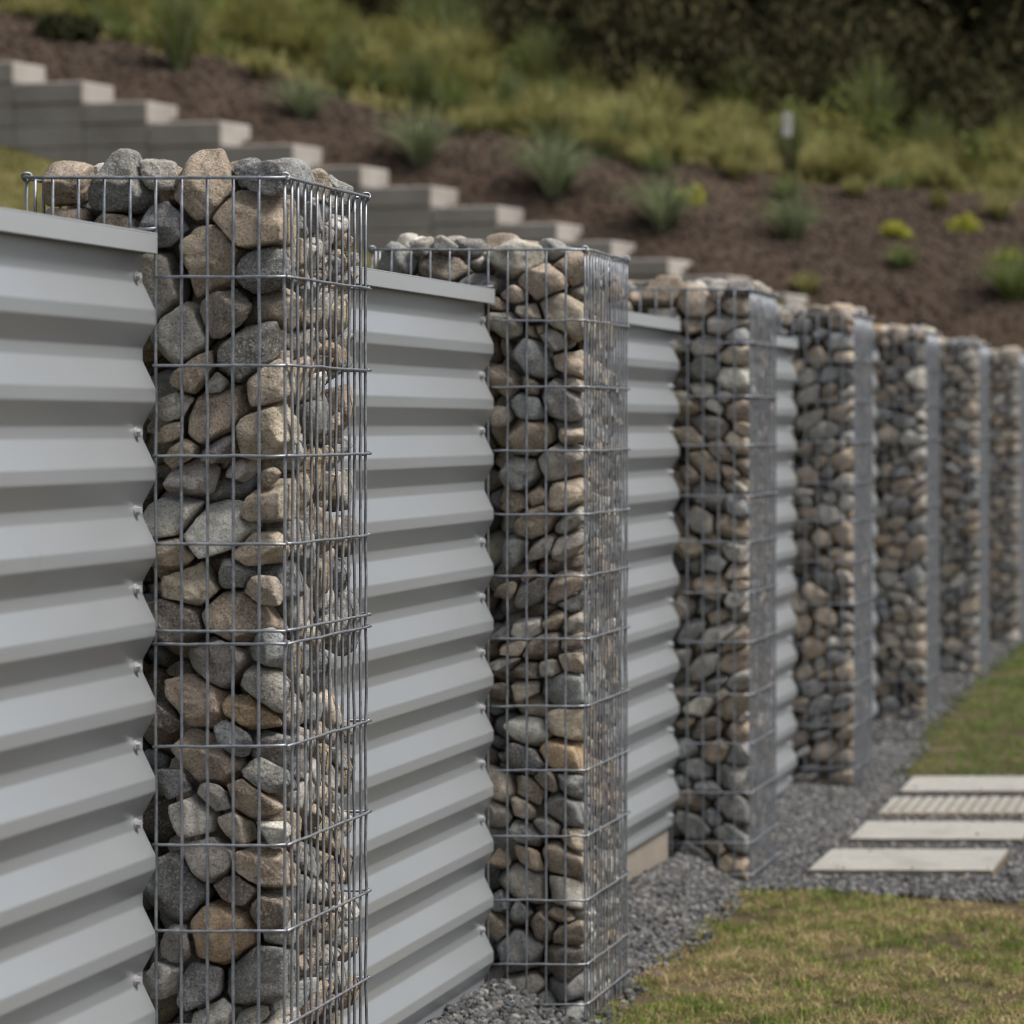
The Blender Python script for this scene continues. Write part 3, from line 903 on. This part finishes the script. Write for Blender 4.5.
# ------------------------------------------------------------------ plants
def tuft_mesh(name, n, h, spread, cols, seed, wid=0.012, droop=0.5, base=0.06):
    rg = np.random.default_rng(seed)
    th = rg.uniform(0, 6.283, n); ln = h * rg.uniform(.55, 1.1, n); out_ = spread * rg.uniform(.05, 1.0, n) ** .8
    seg = 5; t = np.linspace(0, 1, seg)
    b = np.stack([np.cos(th) * base * rg.random(n), np.sin(th) * base * rg.random(n)], -1)
    rad = out_[:, None] * (t ** 1.5)[None]
    z = ln[:, None] * (t[None] - droop * (out_ / max(spread, 1e-6))[:, None] * t[None] ** 2.6)
    X = b[:, :1] + np.cos(th)[:, None] * rad; Y = b[:, 1:] + np.sin(th)[:, None] * rad
    P = np.stack([X, Y, z], -1)
    sd = np.stack([-np.sin(th + .4), np.cos(th + .4), np.zeros(n)], -1)[:, None] * (wid / 2 * (1 - t ** 1.6 * .9))[None, :, None] * rg.uniform(.7, 1.3, (n, 1, 1))
    V = np.stack([P - sd, P + sd], 2).reshape(n, seg * 2, 3)
    f = np.array([[2*i, 2*i+1, 2*i+3, 2*i+2] for i in range(seg - 1)])
    F = (f[None] + (np.arange(n) * seg * 2)[:, None, None]).reshape(-1, 4)
    c = np.array(cols)[rg.integers(0, len(cols), n)] * rg.uniform(.75, 1.25, (n, 1))
    return fast_mesh(name, V.reshape(-1, 3), F, False, np.repeat(c, seg * 2, 0))

def leafball_mesh(name, n, rx, rz, leaf, cols, seed, lumps=9, fill=0.55, zc=None):
    """a shrub of separate leaf clumps"""
    rg = np.random.default_rng(seed)
    L = rg.normal(size=(lumps, 3)); L /= np.linalg.norm(L, axis=1)[:, None]
    L = L * np.array([rx, rx, rz]) * rg.uniform(.25, .75, (lumps, 1)); L[:, 2] = np.abs(L[:, 2]) if zc is None else L[:, 2]
    lr = rg.uniform(.3, .55, lumps) * rx
    w_ = rg.integers(0, lumps, n)
    d = rg.normal(size=(n, 3)); d /= np.linalg.norm(d, axis=1)[:, None]
    P = L[w_] + d * (lr[w_] * rg.random(n) ** (1/2.2))[:, None]
    P[:, 2] = np.where(zc is None, np.abs(P[:, 2]), P[:, 2] + (zc or 0))
    A = rg.normal(size=(n, 3)); A /= np.linalg.norm(A, axis=1)[:, None]
    B = np.cross(A, rg.normal(size=(n, 3))); B /= np.linalg.norm(B, axis=1)[:, None]
    s = leaf * rg.uniform(.5, 1.2, (n, 1))
    V = np.stack([P - A * s, P + B * s * .45, P + A * s, P - B * s * .45], 1).reshape(-1, 3)
    F = np.arange(n * 4).reshape(n, 4)
    tone = np.array(cols)[(w_ + rg.integers(0, 2, n)) % len(cols)] * rg.uniform(.7, 1.3, (n, 1))
    return fast_mesh(name, V, F, False, np.repeat(tone, 4, 0))

SAGE = [(0.195, 0.24, 0.128), (0.255, 0.292, 0.165), (0.15, 0.18, 0.09)]
OLIVE = [(0.188, 0.183, 0.056), (0.25, 0.239, 0.079), (0.141, 0.152, 0.048)]
STRAW = [(0.394, 0.37, 0.158), (0.484, 0.446, 0.221), (0.302, 0.308, 0.111)]
LIME = [(0.386, 0.393, 0.061), (0.322, 0.35, 0.061), (0.451, 0.426, 0.097)]
GREEN = [(0.145, 0.189, 0.051), (0.203, 0.246, 0.072), (0.116, 0.145, 0.043)]
DARK = [(0.11, 0.10, 0.05), (0.15, 0.13, 0.065), (0.11, 0.11, 0.055)]

def plant(px, py, me, label, cat, name, group=None, sc=1.0, parent_parts=None, mat='blade'):
    X, Y, Z = hill_point(px, py)
    o = link(name, me, M[mat]); o.location = (X, Y, Z + 0.03); o.scale = (sc,) * 3
    o.rotation_euler = (0, 0, (px * 1.7) % 6.28)
    tag(o, label, cat, group); return o
T = {}
T['sage'] = tuft_mesh('sage_tuft', 230, 0.58, 0.52, SAGE, 1, 0.014, .5)
T['sage_tall'] = tuft_mesh('sage_tall', 300, 0.75, 0.24, SAGE + GREEN, 2, 0.014, .35)
T['green'] = tuft_mesh('green_tuft', 200, 0.38, 0.38, GREEN + SAGE[:1], 3, 0.014, .55)
T['spiky'] = tuft_mesh('spiky', 320, 0.95, 0.42, GREEN + OLIVE + SAGE, 4, 0.016, .35)
T['straw'] = tuft_mesh('straw', 420, 0.62, 0.42, STRAW, 5, 0.014, .45)
T['straw2'] = tuft_mesh('straw2', 380, 0.60, 0.50, STRAW + OLIVE, 6, 0.014, .55)
T['olive'] = tuft_mesh('olive', 420, 0.62, 0.38, OLIVE + STRAW[2:], 7, 0.014, .45)
T['lime'] = leafball_mesh('lime_cushion', 1500, 0.15, 0.17, 0.022, LIME, 8, 12)
T['limesmall'] = leafball_mesh('lime_small', 500, 0.14, 0.11, 0.022, LIME + GREEN[:1], 9, 9)
T['dark'] = leafball_mesh('dark_shrub', 1500, 0.26, 0.30, 0.035, [(0.045, 0.05, 0.02), (0.065, 0.07, 0.03), (0.035, 0.037, 0.018)], 10, 10)
T['bush'] = leafball_mesh('bush', 2200, 0.55, 0.5, 0.045, OLIVE + GREEN[:2], 11, 12)

G1 = 'grassy tufts planted in the mulch bed'
for px, py, t, sc, lb in [
    (180, 76, 'spiky', 1.0, 'tall spiky grey green tuft at the top left of the mulch bed'),
    (304, 124, 'sage', .95, 'low sage green tuft in the mulch, left of the taller tuft above the wall'),
    (420, 168, 'sage', 1.15, 'sage green tuft in the mulch just above the stepped wall'),
    (418, 116, 'spiky', .75, 'upright olive tuft at the upper edge of the mulch bed, left of centre'),
    (511, 132, 'sage_tall', .85, 'pale sage upright tuft at the upper mulch edge, image centre'),
    (555, 200, 'sage', 1.35, 'broad sage green tuft in mid mulch above the second gabion'),
    (664, 234, 'sage', 1.1, 'grey green tuft in front of the small yellow cushion plant'),
    (657, 180, 'green', .8, 'small green tuft between the upper grass edge and yellow cushion'),
    (790, 176, 'sage_tall', 0.9, 'tall narrow sage tuft under the white marker post'),
    (788, 206, 'green', .8, 'short green tuft just below the tall narrow sage tuft'),
    (792, 246, 'sage', 1.0, 'low grey green tuft in mid mulch, lower right of centre'),
    (902, 274, 'green', .75, 'small faint green tuft below the left yellow cushion plant'),
    (1014, 306, 'green', 1.5, 'green clump cut by the right edge above the far gabions'),
    (806, 300, 'straw2', .45, 'dull yellow dry tuft low on the mulch above the fourth gabion'),
    ]:
    plant(px, py, T[t], lb, 'grass tuft', 'grass_tuft', G1, sc)
for px, py, t, sc, lb in [
    (262, 84, 'straw2', .6, 'loose straw coloured tuft at the upper mulch edge, right of the tall spiky tuft'),
    (345, 98, 'olive', .6, 'olive tuft at the upper mulch edge between two sage tufts'),
    (468, 140, 'straw2', .55, 'low dry tuft in the upper mulch left of the centre'),
    (590, 158, 'straw2', .6, 'low dry tuft in front of the dark rounded shrub'),
    (640, 172, 'straw', .5, 'straw tuft at the upper mulch edge right of the dark rounded shrub'),
    (738, 186, 'straw2', .6, 'straw coloured tuft at the upper mulch edge left of the marker post'),
    (856, 204, 'straw2', .5, 'small dry tuft in the mulch between the marker post and the yellow pair'),
    (940, 216, 'olive', .45, 'small olive tuft above the two yellow cushions on the right'),
    (1000, 226, 'straw2', .6, 'dry tuft at the right edge above the bright yellow cushion')]:
    plant(px, py, T[t], lb, 'grass tuft', 'grass_tuft', G1, sc)
G2 = 'yellow flowering cushions in the mulch bed'
for px, py, t, sc, lb in [
    (691, 209, 'lime', 1.15, 'yellow cushion plant in mid mulch, left of the white marker post'),
    (895, 242, 'lime', 1.05, 'round yellow cushion plant, the left of the right-hand pair'),
    (964, 236, 'lime', 1.1, 'bright yellow cushion plant nearest the right edge'),
    (1010, 268, 'limesmall', 1.3, 'yellow green cushion partly cut by the right edge')]:
    plant(px, py, T[t], lb, 'flowering plant', 'cushion_plant', G2, sc)
for px, py, sc, lb in [(604, 142, 1.0, 'dark rounded shrub at the upper mulch edge right of centre'),
                       (66, 44, 1.25, 'dark shrub at the upper left corner of the mulch bed'),
                       (530, 88, .9, 'small dark shrub among the straw grasses behind the mulch')]:
    plant(px, py, T['dark'], lb, 'shrub', 'shrub', 'dark shrubs on the bank', sc, mat='leaf')

CH = rg.uniform([-14, 22.5], [1, 31], (42000, 2)); CH = CH[in_mulch(CH[:, 0], CH[:, 1])]; nch = len(CH)
V, F, C = scatter_rocks(np.column_stack([CH, zterr(CH[:, 0], CH[:, 1]) + .055]), rg.uniform(.008, .030, nch), rg,
                        np.array([(0.052, 0.037, 0.027), (0.074, 0.053, 0.039), (0.11, 0.081, 0.06), (0.036, 0.026, 0.019)])[rg.integers(0, 4, nch)])
o = link('bark_chips', fast_mesh('bark_chips', V, F, False, C), M['gravel'])
tag(o, 'coarse dark bark chips lying over the mulch bed', 'bark chips', None, 'stuff')
# marker post
X, Y, Z = hill_point(787, 181)
e = empty('marker_post', (X, Y, Z), 'white plate on a thin stake at the upper mulch edge, above the tall sage tuft', 'marker post')
mb = MB(); mb.tube([(0, 0, 0), (0.004, 0, .2), (0, 0, 0.40)], .009, 6); link('stake', mb.mesh('stake'), M['bark'], e)
mb = MB(); mb.box(-.042, .042, -.010, .010, 0.40, 0.62)
bevel(link('plate', mb.mesh('plate', False), M['white'], e), 0.006, 2)

# long grass along the upper edge of the mulch: individual tussocks
rt = random.Random(21)
n_t = 0
kinds = ['straw', 'straw2', 'olive', 'straw2', 'spiky', 'green', 'bush', 'olive', 'straw2']
for k in range(270):
    X = rt.uniform(-13.5, -1.5); mw = float(mulch_w(X))
    dd = mw + 0.15 + rt.random() ** 1.2 * 5.0
    Y = float(Yw(X)) + dd
    t = rt.choice(kinds)
    if dd > mw + 4 and rt.random() < .5: t = rt.choice(['olive', 'bush', 'spiky'])
    sc = rt.uniform(.5, 1.15) * (1 + (dd - mw) * .03) * (.62 if t in ('bush', 'spiky') and dd < mw + 2 else 1)
    if X < -9.0 and t in ('straw', 'straw2') and rt.random() < .5: t = 'olive'
    o = link('grass_tussock' if t != 'bush' else 'bush', T[t], M['blade']); o.location = (X, Y, float(zterr(X, Y)) - .02)
    o.scale = (sc, sc, sc * rt.uniform(.8, 1.15)); o.rotation_euler = (0, 0, rt.uniform(0, 6.28))
    if t == 'bush': tag(o, 'olive leafy bush among the tussocks between mulch bed and dark wood', 'bush', 'olive bushes on the grassy bank')
    else: 
        nm = {'straw': 'straw yellow', 'straw2': 'low straw and olive', 'olive': 'olive green', 'spiky': 'tall green', 'green': 'short green'}[t]
        tag(o, nm + ' tussock in the blurred grass band between mulch bed and wood', 'grass tussock', nm + ' tussocks on the bank')

# bank grass between wall and fence, and under the tussocks
def bankgrass(n, x0, x1, y0, y1, hh, cols, keep, name, label):
    x = rg.uniform(x0, x1, n); y = rg.uniform(y0, y1, n); m = keep(x, y); x, y = x[m], y[m]; n = len(x)
    c = np.array(cols)[rg.integers(0, len(cols), n)] * rg.uniform(.7, 1.3, (n, 1))
    V, F, C = blades(np.stack([x, y], -1), zterr(x, y), rg.uniform(.5, 1.2, n) * hh, np.full(n, .012), rg.uniform(.2, 1.2, n), c, rg)
    o = link(name, fast_mesh(name, V, F, False, C), M['blade']); tag(o, label, 'grass', None, 'stuff')
bankgrass(60000, -14, -3.5, 14, 26.5, .07, STRAW[2:] + OLIVE, lambda x, y: y < Yw(x) - .05, 'bank_grass', 'short olive yellow grass between the fence and the stepped wall')
bankgrass(70000, -16, 3, 24, 44, .22, STRAW + OLIVE, lambda x, y: y > Yw(np.clip(x, -22, 1)) + mulch_w(x) + .1, 'meadow_grass', 'long yellow green grass on the bank above the mulch')

# ------------------------------------------------------------------ trees
def tree_proto(seed, H, pale=False):
    rgp = np.random.default_rng(seed); mb = MB()
    z = np.linspace(0, H * .82, 9)
    px = np.cumsum(rgp.normal(0, .10, 9)); py = np.cumsum(rgp.normal(0, .10, 9)); px -= px[0]; py -= py[0]
    mb.tube(np.stack([px, py, z], -1), np.linspace(.19, .04, 9) * H / 9, 8)
    ends = []
    for b in range(15):
        t = rgp.uniform(.12, .95); zz = t * H * .8
        bx_, by_ = np.interp(zz, z, px), np.interp(zz, z, py)
        a = rgp.uniform(0, 6.283); ln = H * (.34 - .2 * t) * rgp.uniform(.7, 1.2)
        q = np.linspace(0, 1, 5)
        P = np.stack([bx_ + np.cos(a) * ln * q, by_ + np.sin(a) * ln * q, zz + ln * .55 * q ** 1.3], -1)
        mb.tube(P, np.linspace(.055, .012, 5) * H / 9, 6)
        ends += [P[-1], P[-2], P[2]]
    ends.append(np.array([px[-1], py[-1], H * .85]))
    trunk = mb.mesh('trunk', True)
    E = np.array(ends); n = 6500
    w_ = rgp.integers(0, len(E), n); d = rgp.normal(size=(n, 3)); d /= np.linalg.norm(d, axis=1)[:, None]
    lr = rgp.uniform(.5, 1.05, len(E)) * H / 9
    P = E[w_] + d * (lr[w_] * rgp.random(n) ** (1/2))[:, None] * np.array([1, 1, .75])
    A = rgp.normal(size=(n, 3)); A /= np.linalg.norm(A, axis=1)[:, None]
    B = np.cross(A, rgp.normal(size=(n, 3))); B /= np.linalg.norm(B, axis=1)[:, None]
    s = .15 * rgp.uniform(.5, 1.3, (n, 1))
    V = np.stack([P - A * s, P + B * s * .6, P + A * s, P - B * s * .6], 1).reshape(-1, 3)
    tones = np.array(DARK + [(0.055, 0.05, 0.02)])[rgp.integers(0, 4, len(E))]
    c = tones[w_] * rgp.uniform(.7, 1.3, (n, 1))
    return trunk, fast_mesh('crown', V, np.arange(n*4).reshape(n, 4), False, np.repeat(c, 4, 0))
protos = [tree_proto(60 + k, 9) for k in range(4)]
TL = ['dark olive tree in the dense shaded wood at the top of the picture']
rt = random.Random(77)
spots = []
for row, (d0, n_, sp) in enumerate([(11.3, 15, 1.45), (13.5, 14, 1.8), (16.5, 13, 2.4), (20.5, 12, 3.0)]):
    for k in range(n_):
        X = -15.5 - row * 1.2 + k * sp + rt.uniform(-.5, .5); spots.append((X, d0 + rt.uniform(-.9, .9), rt.uniform(.85, 1.2)))
for k, (X, d, sc) in enumerate(spots):
    Y = float(Yw(max(X, -22))) + float(mulch_w(X)) + d
    tr, cr = protos[k % 4]
    e = empty('tree', (X, Y, float(zterr(X, Y)) - .1), TL[0], 'tree', 'trees of the dark wood')
    e.scale = (sc, sc, sc); e.rotation_euler = (0, 0, rt.uniform(0, 6.28))
    a = bpy.data.objects.new('trunk', tr); b = bpy.data.objects.new('crown', cr)
    if not tr.materials: tr.materials.append(M['bark'])
    if not cr.materials: cr.materials.append(M['leaf'])
    for q in (a, b): q.parent = e; COL.objects.link(q)
UB = leafball_mesh('understorey', 6500, 1.0, 0.95, 0.05, [(0.05, 0.048, 0.022), (0.065, 0.058, 0.027), (0.04, 0.04, 0.019), (0.075, 0.066, 0.03)], 31, 16)
for row in range(3):
    for k in range(17):
        X = -15.5 - row + k * 1.05 + rt.uniform(-.35, .35); Y = float(Yw(max(min(X, 1), -22))) + float(mulch_w(X)) + 4.7 + row * 1.4 + rt.uniform(-.5, .5) + (1.2 if X < -9.5 else 0)
        o = link('woodland_shrub', UB, M['leaf']); o.location = (X, Y, float(zterr(X, Y)) - .05); q = rt.uniform(.75, 1.15); o.scale = (q, q, q * rt.uniform(.9, 1.9)); o.rotation_euler = (0, 0, rt.uniform(0, 6.28))
        tag(o, 'dark leafy shrub in the undergrowth along the front of the wood', 'shrub', 'undergrowth shrubs of the dark wood')
for k in range(16):
    X = -17 + k * 1.25 + rt.uniform(-.4, .4); Y = float(Yw(max(min(X, 1), -22))) + float(mulch_w(X)) + 9.2 + rt.uniform(-.8, .8)
    o = link('woodland_shrub', UB, M['leaf']); o.location = (X, Y, float(zterr(X, Y)) - .05); q = rt.uniform(1.5, 2.1); o.scale = (q, q, q * rt.uniform(1.1, 1.5)); o.rotation_euler = (0, 0, rt.uniform(0, 6.28))
    tag(o, 'tall dark leafy thicket shrub between the trees of the wood', 'shrub', 'tall thicket shrubs between the trees')
# two pale dead stems at the wood's edge
for px, py, lb, lean in [(608, 86, 'pale leaning dead stem at the edge of the dark wood', .35), (992, 112, 'pale thin trunk in the wood near the right edge', -.12)]:
    X, Y, Z = hill_point(px, py, 30)
    mb = MB(); q = np.linspace(0, 1, 6)
    mb.tube(np.stack([lean * q + .03 * np.sin(q * 5), 0 * q, 1.25 * q], -1), np.linspace(.05, .02, 6), 8)
    mb.tube([(lean * .5, 0, .62), (lean * .5 - .1, .05, .85), (lean * .5 - .14, .05, 1.05)], [.02, .014, .008], 6)
    o = link('dead_stem', mb.mesh('dead_stem'), M['palebark']); o.location = (X, Y, Z - .02)
    tag(o, lb, 'dead tree')
